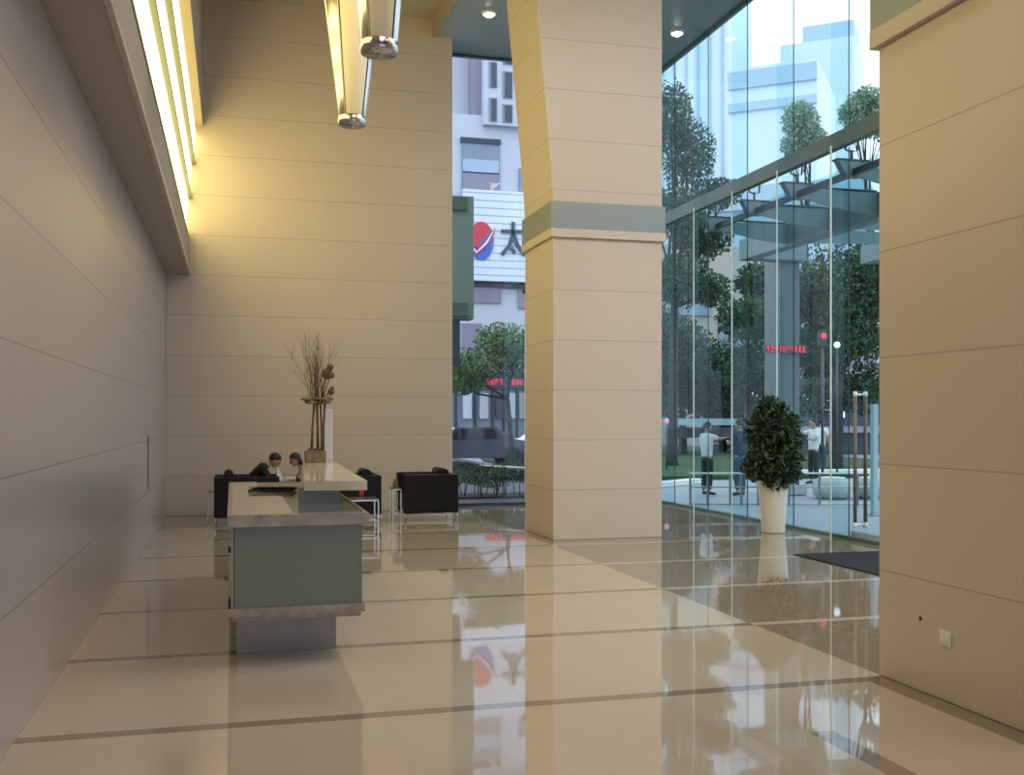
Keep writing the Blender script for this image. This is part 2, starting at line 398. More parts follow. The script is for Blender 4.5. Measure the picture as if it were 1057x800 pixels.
dsk('upper_rim', 'desk_stone', lambda b: b.box(-.035, .93, -.015, .10, .955, 1.038, bev=.005).box(-.035, -.005, .1, 3.9, .955, 1.038, bev=.004))
dsk('side_rim', 'chrome', lambda b: b.box(.90, .93, .1, 5.1, .955, 1.038, bev=.006))
# cream top with curved cut; dark sheet beside it paints a reflection
def top(b):
    pts = [(-.005, .1), (.41, .1)]
    for i in range(9):
        a = R(90*i/8); pts.append((.41-.17*(1-math.cos(a)), 1.75+.45*math.sin(a)))
    pts += [(-.005, 2.2)]
    b.prism(pts, .075, lambda a, c, z: (a, c, .962+z))
    b.box(-.005, .24, 2.2, 3.9, .962, 1.037)
dsk('countertop', 'counter', top)
dsk('reflection_sheet', 'dark_reflection_paint', lambda b: b.prism([(.20, .1), (.90, .1), (.90, 5.1), (.72, 5.1), (.72, 3.9), (.20, 3.9)], .08, lambda a, c, z: (a, c, .95+z)))
dsk('counter_support', 'grey_glass', lambda b: b.prism([(.50, 1.04), (.83, 1.04), (.95, 5.2), (.84, 5.2)], .125, lambda a, c, z: (a, c, 1.03+z)))
dsk('raised_counter', 'counter_slab', lambda b: b.prism([(.545, 1.02), (1.035, .97), (1.15, 5.35), (.82, 5.38)], .075, lambda a, c, z: (a, c, 1.13+z)))
# things on the desk
dref = thing('desk_reflection', 'dark reflection in the desk top beside the raised counter, built as thin black sheets', 'desk_reflection', (.36, 9.9, 1.038), R(-12))  # people mirrored in the glossy top, built as thin black sheets
MB().box(-.2, .2, -.14, .14, 0, .018, bev=.004).build('base', 'blackplastic', dref)
MB().hexa([(-.2, .14, .02), (.2, .14, .02), (.2, .15, .02), (-.2, .15, .02), (-.2, -.12, .035), (.2, -.12, .035), (.2, -.12, .042), (-.2, -.12, .042)]).build('upper_sheet', 'blackplastic', dref)
MB().box(-.17, .17, -.11, .06, .018, .022).build('inner_sheet', 'leather', dref)

fl = thing('flower_arrangement', 'dried flower arrangement on a wooden block at the end of the counter', 'flower arrangement', (.905, 12.05, 1.205))
MB().box(-.115, .115, -.09, .09, 0, .13, bev=.006).build('wooden_base', 'wood', fl)
mb = MB()
for x, y, dx in ((-.04, 0, .03), (.03, .02, -.01), (.075, -.02, -.02), (.09, .03, .02)):
    mb.tube([(x, y, .12), (x+dx*.3, y, .4), (x+dx, y, .68)], [.017, .012, .014], 7)
for i in range(26):
    a = random.uniform(0, 6.28); r = random.uniform(0, .10); mb.ball((r*math.cos(a), r*.7*math.sin(a), .14), random.uniform(.01, .022), 6)
mb.build('stem', 'twig', fl)
mb = MB()
for i in range(34):
    a = random.uniform(0, 6.28); r = random.uniform(0, .15)
    mb.ball((.03+r*math.cos(a), r*.6*math.sin(a), .69+random.uniform(-.02, .03)), random.uniform(.02, .04), 6, (1.7, 1, .5))
mb.tube([(-.12, 0, .69), (-.03, 0, .73), (.1, 0, .70), (.19, 0, .76)], [.004, .03, .03, .004], 7)
mb.build('bark_disc', 'wood', fl)
for cx, cz, rr in ((.135, 1.0, .055), (.165, 1.075, .035), (.185, .985, .03), (.175, .80, .035), (.19, .84, .02)):
    f = MB()
    for k in range(7):
        a = k*.9; f.ball((cx+rr*.6*math.cos(a), rr*.4*math.sin(a*1.7), cz+rr*.6*math.sin(a)), rr*.55, 7, (1, .7, 1.1))
    f.tube([(cx-.02, 0, cz-.02), (cx-.06, 0, (cz+.7)/2), (.07, 0, .7)], .006, 5)
    f.build('flower_head', 'twig', fl)
mb = MB()
for i in range(42):
    x = random.gauss(.02, .05); y = random.gauss(0, .03); dx = random.gauss(-.01, .11); dy = random.gauss(0, .08); h = random.uniform(.35, .82)
    p = [(x, y, .70), (x+dx*.35+random.gauss(0, .01), y+dy*.4, .70+h*.4), (x+dx*.8, y+dy*.8, .70+h*.75), (x+dx*1.1+random.gauss(0, .02), y+dy, .70+h)]
    mb.tube(p, [.0028, .002, .0016, .001], 4)
    for q in range(2):
        mb.tube([p[1+q], (p[1+q][0]+random.gauss(0, .05), p[1+q][1], p[1+q][2]+random.uniform(.1, .25))], [.0018, .0008], 4)
mb.build('twig', 'twig', fl, kind='stuff')
M['acrylic'] = mat('frosted_acrylic', (.62, .60, .66), .25, spec=.5)
st = thing('sign_stand', 'upright frosted plaque stand behind the dried flowers on the counter', 'sign', (1.0, 12.3, 1.205))
MB().box(-.01, .12, -.03, .03, .02, .60, bev=.012).build('panel', 'acrylic', st)
MB().box(-.02, .06, -.05, .05, 0, .02, bev=.003).build('foot', 'acrylic', st)

# ============================================================ LOUNGE
def armchair(name, label, cat, x, y, L, Wd, facing, group):
    t = thing(name, label, cat, (x, y, 0), 0 if facing > 0 else math.pi, group)
    h = L/2; w = Wd/2; z0 = .15; z1 = .78
    for s in (-1, 1):
        MB().box(-h, h, s*w-(.17 if s > 0 else 0), s*w+(0 if s > 0 else .17), z0, z1, bev=.02).build('armrest', 'leather', t)
    MB().box(-h, -h+.19, -w+.17, w-.17, z0, z1-.01, bev=.02).build('backrest', 'leather', t)
    MB().box(-h+.19, h-.01, -w+.175, w-.175, z0+.05, .44, bev=.03).build('seat', 'leather', t)
    MB().tube([(-h+.22, -w+.10, z1+.015), (-h+.22, w-.10, z1+.015)], .075, 14).ball((-h+.22, -w+.10, z1+.015), .075, 10, (1, .3, 1)).build('bolster', 'leather', t)
    for sx in (-1, 1):
        for sy in (-1, 1):
            MB().tube([(sx*(h-.02), sy*(w-.03), 0), (sx*(h-.02), sy*(w-.03), z0+.01)], .011, 8).build('leg', 'chrome', t)
    for sy in (-1, 1): MB().tube([(-h+.02, sy*(w-.03), z0-.012), (h-.02, sy*(w-.03), z0-.012)], .011).build('frame_rail', 'chrome', t)
    for sx in (-1, 1): MB().tube([(sx*(h-.02), -w+.03, z0-.012), (sx*(h-.02), w-.03, z0-.012)], .011).build('frame_rail', 'chrome', t)
    return t
armchair('armchair', 'black leather cube armchair standing nearest the back glass with bolster on its right', 'armchair', 3.17, 17.5, .90, .95, -1, 'black cube armchairs in the lounge')
armchair('armchair', 'black leather cube armchair partly hidden behind the raised counter', 'armchair', 1.69, 17.5, 1.30, .95, -1, 'black cube armchairs in the lounge')
armchair('sofa', 'black leather sofa seat left of the desk where the man in black sits', 'sofa', .22, 17.5, 1.0, .95, 1, 'black cube armchairs in the lounge')
def side_table(label, x0, x1, y0, y1, h, rails=(), mm='chrome'):
    t = thing('side_table', label, 'side table', ((x0+x1)/2, (y0+y1)/2, 0), 0, 'chrome side tables in the lounge')
    a = (x1-x0)/2; b = (y1-y0)/2
    for sx in (-1, 1):
        for sy in (-1, 1): MB().box(sx*a-.009, sx*a+.009, sy*b-.009, sy*b+.009, 0, h-.01).build('leg', mm, t)
    for z in (h-.02,)+tuple(rails):
        f = MB()
        for s in (-1, 1):
            f.box(-a, a, s*b-.009, s*b+.009, z-.009, z+.009); f.box(s*a-.009, s*a+.009, -b, b, z-.009, z+.009)
        f.build('frame', mm, t)
    MB().box(-a, a, -b, b, h-.008, h+.006, bev=.002).build('tabletop', 'grey_glass', t)
    return t
side_table('chrome side table beside the desk in front of the middle armchair', 1.74, 2.17, 16.15, 16.60, .46, (.14,))
side_table('narrow chrome side table at the left end of the sofa', -.40, -.20, 18.1, 18.5, .48, (), 'steel')
side_table('slim chrome table against the left side of the rightmost armchair', 2.53, 2.66, 17.05, 17.45, .56, (.15,))
tag(MB().box(2.56, 2.63, 17.15, 17.3, .567, .66, bev=.015).ball((2.60, 17.2, .68), .035, 8).build('tissue_box', 'wood'), 'small brown box on the slim chrome table', 'box')
M['red'] = mat('red_cover', (.35, .05, .03), .5)
tag(MB().box(1.98, 2.05, 17.02, 17.15, .455, .70, rot=None, bev=.003).build('magazine', 'red'), 'red covered magazine leaning in the middle armchair', 'magazine')

# ============================================================ PEOPLE
def skin(V, E, Rr, root=0, sub=1):
    me = bpy.data.meshes.new('tmp'); me.from_pydata(V, E, [])
    o = bpy.data.objects.new('tmp', me); COL.objects.link(o)
    md = o.modifiers.new('s', 'SKIN'); md.use_smooth_shade = True
    lay = me.skin_vertices[0].data if me.skin_vertices else None
    if lay is None:
        bpy.context.view_layer.objects.active = o; lay = me.skin_vertices[0].data
    for i, r in enumerate(Rr):
        lay[i].radius = r if isinstance(r, tuple) else (r, r); lay[i].use_root = (i == root)
    if sub: o.modifiers.new('u', 'SUBSURF').levels = sub
    bpy.context.view_layer.update()
    ev = o.evaluated_get(bpy.context.evaluated_depsgraph_get()); em = ev.to_mesh()
    vs = [v.co.copy() for v in em.vertices]; fs = [tuple(p.vertices) for p in em.polygons]
    ev.to_mesh_clear(); bpy.data.objects.remove(o); bpy.data.meshes.remove(me)
    return vs, fs
def join(parts):
    V, F = [], []
    for v, f in parts:
        k = len(V); V += list(v); F += [tuple(i+k for i in q) for q in f]
    return V, F
def bm_vf(mb):
    mb.b.verts.index_update(); v = [x.co.copy() for x in mb.b.verts]; f = [tuple(q.index for q in p.verts) for p in mb.b.faces]; mb.b.free(); return v, f
def hand(w, d, up, side):
    """palm, four unequal fingers and a thumb from the wrist w pointing along d"""
    w = Vector(w); d = Vector(d).normalized(); n = Vector(up); a = d.cross(n).normalized(); n = a.cross(d).normalized()
    parts = []
    parts.append(skin([w, w+d*.05, w+d*.085], [(0,1),(1,2)], [(.024,.018), (.036,.015), (.036,.013)], 1))
    for k, ln in enumerate((.065, .078, .073, .055)):
        o = (k-1.5)*.019
        p0 = w+d*.075+a*o; p1 = w+d*(.085+ln*.45)+a*o*1.1-n*.010; p2 = w+d*(.085+ln*.9)+a*o*1.1-n*.032
        parts.append(skin([p0, p1, p2], [(0,1),(1,2)], [.0095, .0085, .007], 0))
    p0 = w+d*.025+a*side*.022; p1 = w+d*.055+a*side*.050-n*.01; p2 = w+d*.09+a*side*.056-n*.02
    parts.append(skin([p0, p1, p2], [(0,1),(1,2)], [.013, .0105, .008], 0))
    return join(parts)
def person(label, loc, rz, J, shirt, trousers, shoes, head_tilt=0, long_sleeve=False, long_hair=False, scale=1, group=None):
    t = thing('person', label, 'person', loc, rz, group); t.scale = (scale,)*3
    g = lambda k: Vector(J[k])
    names = ['pelvis','spine','chest','neck','skull','shL','elL','wrL','shR','elR','wrR','hipL','knL','anL','toL','hipR','knR','anR','toR']
    ix = {n: i for i, n in enumerate(names)}
    V = [g(n) for n in names]
    E = [('pelvis','spine'),('spine','chest'),('chest','neck'),('neck','skull'),('chest','shL'),('shL','elL'),('elL','wrL'),('chest','shR'),('shR','elR'),('elR','wrR'),
         ('pelvis','hipL'),('hipL','knL'),('knL','anL'),('anL','toL'),('pelvis','hipR'),('hipR','knR'),('knR','anR'),('anR','toR')]
    rad = dict(pelvis=(.10,.075), spine=(.10,.075), chest=(.11,.08), neck=.05, skull=.06, sh=.045, el=.036, wr=.024, hip=.068, kn=.052, an=.036, to=.03)
    rr = [rad.get(n) or rad[n[:-1]] for n in names]
    body = skin(V, [(ix[a], ix[b]) for a, b in E], rr, 0, 1)
    # head
    hd = g('skull'); fw = Matrix.Rotation(head_tilt, 4, 'X')
    c = hd + fw @ Vector((0, .02, .075))
    mb = MB(); mt = Matrix.Translation(c) @ fw
    def hb(p, r, sc=(1,1,1), seg=12): mb.ball(mt @ Vector(p), r, seg, sc, fw)
    hb((0, 0, .01), .092, (.84, 1.02, 1.14), 16); hb((0, .035, -.05), .055, (.95, .9, 1.0)); hb((0, .098, -.012), .014, (.7, 1, 1.5), 8)
    hb((0, .088, -.052), .02, (1.1, .4, .35), 8)
    for s in (-1, 1): hb((s*.080, -.002, -.005), .022, (.35, .8, 1.25), 8)
    parts = [body, bm_vf(mb)]
    for s, q in ((-1, 'L'), (1, 'R')):
        d = g('wr'+q)-g('el'+q); parts.append(hand(g('wr'+q), d, (0, .1, 1) if abs(d.normalized().z) < .8 else (0, 1, 0), -s))
    V_, F_ = join(parts); raw('body', V_, F_, 'skin', t, True)
    for s in (-1, 1): MB().ball(mt @ Vector((s*.032, .082, .012)), .009, 8).build('eye', 'eye', t)
    mb = MB(); mb.ball(mt @ Vector((0, -.014, .034)), .098, 18, (.90, 1.02, 1.0), fw)
    for v in list(mb.b.verts):
        q = mt.inverted() @ v.co
        if q.z < (.035 if q.y > .02 else -.045): v.co = mt @ Vector((q.x*.9, min(q.y, .05)*.9, max(q.z, .03 if q.y > .02 else -.05)))
    if long_hair: mb.ball(mt @ Vector((0, -.065, -.05)), .06, 12, (1.2, .8, 1.7), fw)
    mb.build('hair', 'hair', t)
    # clothing
    def sub(nm, ed, radd, m, root):
        nn = []; 
        for a, b in ed:
            for z in (a, b):
                if z not in nn: nn.append(z)
        pos = []; rs = []
        for z in nn:
            if z.startswith('mid'):
                _, a, b, f = z.split(':'); pos.append(g(a).lerp(g(b), float(f)))
            else: pos.append(g(z))
            rs.append(radd[z.split(':')[1][:-1] + '_m' if z.startswith('mid') else (z if z in radd else z[:-1])])
        v, f = skin(pos, [(nn.index(a), nn.index(b)) for a, b in ed], rs, nn.index(root), 1)
        raw(nm, v, f, m, t, True)
    end = {q: ('mid:el%s:wr%s:0.9' % (q, q) if long_sleeve else 'mid:sh%s:el%s:0.75' % (q, q)) for q in 'LR'}
    ed = [('mid:pelvis:hipL:0.0','mid:hipL:hipR:0.5'),('mid:pelvis:hipL:0.0','spine'),('spine','chest'),('chest','mid:neck:skull:0.0')]
    for q in 'LR':
        ed.append(('chest','sh'+q))
        if long_sleeve: ed += [('sh'+q,'el'+q), ('el'+q, end[q])]
        else: ed.append(('sh'+q, end[q]))
    rd = dict(pelvis=(.158,.118), spine=(.145,.115), chest=(.162,.12), sh=.07, el=.05, sh_m=.056, el_m=.036); rd['nec_m'] = .058; rd['pelvi_m'] = (.16, .12); rd['hip_m'] = (.155, .115)
    sub('shirt', ed, rd, shirt, 'chest')
    ed = [('pelvis', 'mid:pelvis:spine:0.5')]
    for q in 'LR': ed += [('pelvis','hip'+q), ('hip'+q,'kn'+q), ('kn'+q,'mid:kn%s:an%s:0.9' % (q, q))]
    sub('trousers', ed, dict(pelvis=(.152,.112), hip=.098, kn=.07, kn_m=.06, pelvi_m=(.145, .108)), trousers, 'pelvis')
    for q in 'LR':
        a, b = g('an'+q), g('to'+q)
        v, f = skin([a+Vector((0,-.02,-.02)), a.lerp(b, .5)+Vector((0,0,-.01)), b+Vector((0,.03,0))], [(0,1),(1,2)], [(.045,.045), (.045,.04), (.036,.028)], 1)
        raw('shoe', v, f, shoes, t, True)
    return t
STAND = dict(pelvis=(0,0,.92), spine=(0,.01,1.08), chest=(0,0,1.27), neck=(0,-.01,1.42), skull=(0,.01,1.50),
    shL=(-.18,0,1.36), elL=(-.23,-.02,1.09), wrL=(-.23,.06,.86), shR=(.18,0,1.36), elR=(.23,-.02,1.09), wrR=(.23,.06,.86),
    hipL=(-.09,0,.87), knL=(-.10,.02,.48), anL=(-.10,-.02,.09), toL=(-.12,.14,.035), hipR=(.09,0,.87), knR=(.10,.02,.48), anR=(.10,-.02,.09), toR=(.12,.14,.035))
def cloth(n, c): M[n] = mat(n, c, .85, noise=.12, nscale=12); return n
cloth('black_cloth', (.010, .010, .011)); cloth('navy_cloth', (.030, .045, .075)); cloth('white_cloth', (.62, .64, .66)); cloth('denim', (.05, .09, .14))
cloth('dark_trousers', (.02, .028, .03)); cloth('grey_cloth', (.33, .33, .28)); cloth('grey_blue_cloth', (.2, .27, .33))
SIT = dict(pelvis=(0,0,.54), spine=(0,.13,.68), chest=(0,.28,.84), neck=(0,.40,.95), skull=(0,.46,.97),
    shL=(-.17,.33,.91), elL=(-.20,.46,.68), wrL=(-.08,.58,.74), shR=(.17,.33,.91), elR=(.20,.46,.68), wrR=(.08,.58,.74),
    hipL=(-.10,.03,.52), knL=(-.13,.46,.53), anL=(-.13,.44,.10), toL=(-.14,.60,.035), hipR=(.10,.03,.52), knR=(.13,.46,.53), anR=(.13,.44,.10), toR=(.14,.60,.035))
person('person in black t-shirt leaning forward on the black sofa, holding white papers', (.14, 17.5, 0), R(-90), SIT, 'black_cloth', 'dark_trousers', 'blackplastic', R(-38))
SIT2 = dict(SIT); SIT2.update(pelvis=(0,0,.52), chest=(0,.06,.86), spine=(0,.0,.68), neck=(0,.13,.99), skull=(0,.18,1.03), shL=(-.16,.08,.94), shR=(.16,.08,.94), elL=(-.2,.16,.70), elR=(.2,.16,.70), wrL=(-.09,.36,.70), wrR=(.09,.36,.70),
    knL=(-.12,.38,.52), anL=(-.12,.34,.10), toL=(-.13,.46,.035), knR=(.12,.38,.52), anR=(.12,.34,.10), toR=(.13,.46,.035))
person('person in pale grey long-sleeved jacket with black hair, bending over beside the counter', (1.20, 17.45, 0), R(90), SIT2, 'grey_cloth', 'dark_trousers', 'blackplastic', R(-22), True, True, .94)
pp = MB().hexa([(.70, 17.35, .70), (.80, 17.35, .72), (.80, 17.65, .72), (.70, 17.65, .70), (.69, 17.35, .90), (.71, 17.35, .91), (.71, 17.65, .91), (.69, 17.65, .90)])
pp.box(.82, .98, 17.3, 17.6, .73, .745)
tag(pp.build('paper_sheet', 'paper'), 'white papers held up by the man in black', 'papers')
A = dict(STAND); A.update(elR=(.21,.22,1.30), wrR=(.12,.46,1.33), elL=(-.22,.12,1.14), wrL=(-.16,.32,1.18))
person('person in white short-sleeved shirt reaching an arm out beside the railing', (10.12, 21.3, 0), R(-75), A, 'white_cloth', 'dark_trousers', 'blackplastic', 0, scale=.96)
B = dict(STAND); B.update(elL=(-.24,.12,1.14), wrL=(-.05,.30,1.20), elR=(.24,.10,1.12), wrR=(.12,.28,1.05))
person('person in navy shirt and jeans with folded arms outside the railing', (10.72, 20.9, 0), R(25), B, 'navy_cloth', 'denim', 'blackplastic', 0)
person('person in grey blue top standing outside right of the potted tree', (13.9, 24.6, 0), R(160), STAND, 'grey_blue_cloth', 'dark_trousers', 'blackplastic', 0)
person('person in white top near the dark tree trunk outside', (14.5, 24.2, 0), R(100), A, 'white_cloth', 'dark_trousers', 'blackplastic', 0)
person('person in white top half hidden by the dark tree trunk', (17.4, 28.6, 0), R(-60), STAND, 'white_cloth', 'denim', 'blackplastic', 0)

# ============================================================ POTTED TREE
def leaves(n, pick, size, seed, bend=.25, ratio=2.2):
    rg = np.random.default_rng(seed); V = []; F = []
    for i in range(n):
        c, out = pick(rg); d = out*.6 + rg.normal(size=3)*.55 + np.array([0, 0, -.15]); d /= np.linalg.norm(d)
        u = np.cross(d, rg.normal(size=3)); u /= np.linalg.norm(u); nn = np.cross(d, u)
        s = size*rg.uniform(.65, 1.25); w = s/ratio
        k = len(V); V += [c-d*s*.5, c-u*w*.5+nn*w*bend, c+d*s*.5-nn*s*bend*.5, c+u*w*.5+nn*w*bend, c]
        F += [(k, k+1, k+4), (k+1, k+2, k+4), (k+2, k+3, k+4), (k+3, k, k+4)]
    return V, F
def ell_pick(lobes, shell=.55):
    L = np.array([l[:3] for l in lobes]); S = np.array([l[3:6] for l in lobes]); w = np.array([l[3]*l[4]+l[5]*l[3] for l in lobes]); w = w/w.sum()
    def f(rg):
        i = rg.choice(len(L), p=w); d = rg.normal(size=3); d /= np.linalg.norm(d); r = shell+(1-shell)*rg.random()**.7
        r *= 1+.12*math.sin(d[0]*7+i)*math.cos(d[2]*6+d[1]*5)
        return L[i]+S[i]*d*r, d
    return f
pt = thing('potted_tree', 'bushy dark green potted tree in a tall white planter by the right glass', 'potted plant', (7.80, 14.15, 0))
MB().lathe([(0, 0), (.165, 0), (.172, .02), (.232, .80), (.238, .82), (.215, .82), (.21, .76), (0, .76)], 32).build('planter', 'pot', pt)
MB().lathe([(0, .74), (.21, .745)], 24).build('soil', 'bark', pt)
mb = MB()
for a in range(5):
    an = a*1.26; mb.tube([(.05*math.cos(an), .05*math.sin(an), .74), (.1*math.cos(an), .1*math.sin(an), 1.1), (.22*math.cos(an), .22*math.sin(an), 1.6)], [.018, .014, .006], 6)
mb.tube([(0, 0, .74), (.02, 0, 1.3), (0, .02, 1.85)], [.022, .016, .006], 6); mb.build('stem', 'bark', pt)
V, F = leaves(3600, ell_pick([(-.02, -.05, 1.08, .42, .42, .40), (.0, 0, 1.60, .40, .38, .34), (-.04, 0, 1.86, .24, .24, .18), (-.30, -.05, .98, .22, .22, .20), (.20, -.1, .92, .2, .2, .2), (-.05, -.15, .80, .24, .2, .16), (-.20, 0, 1.5, .26, .3, .25), (.22, 0, 1.35, .25, .3, .25)], .4), .12, 3)
raw('foliage', V, F, 'leaf', pt, False)
tag(MB().box(6.75, 8.0, 9.8, 11.72, .0005, .016, bev=.004).build('doormat', 'mat'), 'dark grey entrance mat on the floor by the glass door', 'doormat')

# ============================================================ PENDANT LAMPS
M['shade'] = mat('cream_frosted_shade', (.80, .73, .52), .35, spec=.4)
M['lit_shade'] = mat('painted_lit_strip', (.85, .78, .55), .3)  # paler copy of the shade colour, painted as a lit strip
def pendant(x, y, zb, rb, slope, L, label, a0):
    t = thing('pendant_lamp', label, 'pendant lamp', (x, y, zb), a0, 'tapered pendant lamps under the high ceiling')
    rt = rb+slope*L; n = 3
    for k in range(n):
        s = 2*math.pi*k/n
        mb = MB().lathe([(rb-.006, .06), (rt-.006, L), (rt-.02, L), (rb-.02, .06), (rb-.006, .06)], 10, a0=s+.16, a1=s+2*math.pi/n-.58); mb.build('shade_panel', 'shade', t)
        mb = MB().lathe([(rb+.002, .05), (rt+.002, L), (rt-.012, L), (rb-.012, .05), (rb+.002, .05)], 5, a0=s-.54, a1=s+.06); mb.build('chrome_strip', 'chrome', t)
        MB().lathe([(rb, .06), (rt, L), (rt-.01, L), (rb-.01, .06), (rb, .06)], 2, a0=s+.06, a1=s+.11).build('painted_lit_edge', 'lit_shade', t)
    MB().lathe([(rb-.03, .06), (rt-.03, L), (rt-.04, L)], 18).build('liner', 'dark', t)
    ec = MB().lathe([(0, 0), (rb, 0), (rb+.008, .012), (rb+.008, .075), (rb-.004, .085), (0, .085)], 28).build('end_cap', 'chrome', t)
    MB().ball((0, 0, -.004), .022, 10).build('bolt', 'steel', ec)
    MB().lathe([(0, L), (rt+.01, L), (rt+.01, L+.05), (.05, L+.1), (0, L+.1)], 24).build('top_cap', 'chrome', t)
    MB().tube([(0, 0, L+.05), (0, 0, ZC-zb-.001)], .02, 8).build('rod', 'chrome', t)
    MB().lathe([(0, ZC-zb-.05), (.1, ZC-zb-.05), (.1, ZC-zb-.001), (0, ZC-zb-.001)], 20).build('ceiling_rose', 'chrome', t)
pendant(1.05, 9.6, 4.36, .118, .125, 2.1, 'farther tapered cream pendant lamp with chrome end cap, hanging lower left', -.22)
pendant(.945, 7.0, 4.13, .118, .10, 2.1, 'nearer tapered cream pendant lamp cut by the top of the picture, chrome end cap', -.30)

# ============================================================ OUTSIDE
tag(struct(MB().box(-60, 140, YG+.15, 170, -.3, -.01).box(XR+.12, 140, -20, YG+.15, -.3, -.01).box(-60, XR+.12, -40, YF-.3, -.3, -.01).build('ground', 'ground')))
def P(px, py, Y):       # layout helper (scene metres for a bearing and a distance)
    u = (px-528.5)/1084; S, C = .2572, .9664
    t = Y/(C-u*S); return Vector(((S+u*C)*t, Y, 1.7+(432-py)/1084*t))
lawn = MB().prism([(9.5, 27), (17, 26.5), (24, 30), (26, 60), (14, 62), (9.5, 40)], .12, lambda a, b, c: (a, b, c-.01)).build('lawn', 'lawn')
tag(lawn, 'green lawn behind the two standing people', 'lawn', kind='structure')
tag(MB().box(14.0, 32, 27.0, 27.3, 0, .22, bev=.03).build('kerb_wall', 'white'), 'low pale kerb wall running behind the railing on the right', 'kerb')
tag(MB().prism([(8.6, 22.8), (12.0, 25.4), (11.8, 25.7), (8.4, 23.2)], .12, lambda a, b, c: (a, b, c)).build('kerb_stone', 'white'), 'pale kerb stone at the edge of the lawn', 'kerb')

# railing
rl = thing('railing', 'low grey metal railing outside the right glass', 'railing', (8.63, 18.95, 0), math.atan2(17.98-18.95, 12.4-8.63))
LR = 5.4
MB().box(0, LR, -.03, .03, .615, .645, bev=.008).build('top_rail', 'white', rl)
for z in (.36, .03): MB().tube([(0, 0, z), (LR, 0, z)], .016, 8).build('rail', 'steel', rl)
for x in (.02, .36, .80, 1.02, 1.35, 1.95, 2.55, 3.3, 4.1, 4.9): MB().box(x-.02, x+.02, -.02, .02, 0, .62).build('post', 'canopy', rl)
M['concrete'] = mat('pale_concrete', (.45, .48, .48), .7, noise=.1, nscale=4)
for i, (x, y, lb) in enumerate(((12.35, 19.9, 'left pale round concrete seat behind the railing'), (13.2, 19.7, 'middle pale round concrete seat behind the railing'), (14.3, 19.6, 'right pale round concrete seat behind the railing'))):
    t = thing('concrete_seat', lb, 'seat', (x, y, 0), 0, 'round concrete seats')
    MB().lathe([(0, 0), (.30, 0), (.38, .08), (.40, .22), (.38, .36), (.30, .42), (0, .42)], 24).build('drum', 'concrete', t)
    MB().lathe([(.0, .42), (.28, .42), (.28, .45), (0, .45)], 24).build('top', 'white', t)
bo = thing('bollard', 'slim pale blue post outside beside the door handle', 'post', (10.9, 16.2, 0))
M['paleblue'] = mat('pale_blue_metal', (.35, .52, .58), .4)
MB().box(-.05, .05, -.05, .05, 0, 1.95, bev=.01).build('shaft', 'paleblue', bo); MB().box(-.09, .09, -.09, .09, 0, .02).build('base_plate', 'steel', bo)

# canopy
cp = thing('entrance_canopy', 'steel and glass entrance canopy with spider brackets outside the right glass', 'canopy', (9.3, 14.3, 0))
CZ = 5.63
ribs = [-5.6, -4.1, -2.6, -1.1, .1, 1.75, 3.25, 4.85]
MB().box(-.035, .035, -7, 5.3, CZ-.17, CZ-.07).build('edge_beam', 'canopy_dark', cp)
MB().box(1.55, 1.85, -7, 6.9, CZ-.44, CZ+.02, bev=.02).build('main_beam', 'canopy', cp)
MB().box(4.6, 4.85, -7, 6.9, CZ-.40, CZ+.02, bev=.02).build('outer_beam', 'canopy', cp)
for y in ribs:
    MB().prism([(.0, CZ-.02), (1.55, CZ+.02), (1.55, CZ-.38), (.9, CZ-.32), (.05, CZ-.16)], .05, lambda a, b, c: (a, y+c, b)).build('rib', 'canopy', cp)
    MB().prism([(1.85, CZ-.03), (4.6, CZ-.06), (4.6, CZ-.26), (1.85, CZ-.36)], .05, lambda a, b, c: (a, y+c, b)).build('rib', 'canopy', cp)
    MB().box(.1, 1.55, y-.03, y+.08, CZ+.02, CZ+.04).build('rib_flange', 'canopy_dark', cp)
    MB().prism([(-.27, CZ+.06), (.25, CZ+.06), (.12, CZ-.19), (-.13, CZ-.19)], .14, lambda a, b, c: (a, y-.055+c, b)).build('bracket', 'canopy', cp)
    MB().box(-.30, .28, y-.07, y+.10, CZ+.06, CZ+.085).build('bracket_plate', 'canopy_dark', cp)
    sp_ = MB().tube([(0, y+.02, CZ+.08), (0, y+.02, CZ+.24)], .022, 6)
    for s_, hgt in ((-1, .18), (1, .28)):
        sp_.tube([(0, y+.02, CZ+.22), (s_*.10, y+.02, CZ+.24), (s_*.12, y+.02, CZ+.24+hgt)], .017, 6)
        sp_.ball((s_*.12, y+.02, CZ+.24+hgt), .028, 6)
    sp_.build('spider_fitting', 'canopy_dark', cp)
for a, b in zip(ribs, ribs[1:]):
    MB().box(.1, 1.55, a+.1, b-.04, CZ+.03, CZ+.05).build('glass_panel', 'canopy_glass', cp)
    MB().box(1.85, 4.6, a+.1, b-.04, CZ+.0, CZ+.02).build('glass_panel', 'canopy_glass', cp)
MB().box(1.85, 3.0, 6.5, 6.9, CZ-.44, CZ-.05, bev=.02).build('cross_beam', 'canopy', cp)
cc = thing('canopy_column', 'square grey steel column holding the entrance canopy behind the potted tree', 'column', (12.0, 21.3, 0))
MB().box(-.28, .20, -.36, .36, .25, CZ-.2, bev=.01).build('shaft', 'column_paint' if 'column_paint' in M else M.setdefault('column_paint', mat('column_grey_green', (.10, .135, .14), .45)), cc)
MB().box(-.40, .32, -.48, .48, 0, .25, bev=.02).build('base', 'concrete', cc)

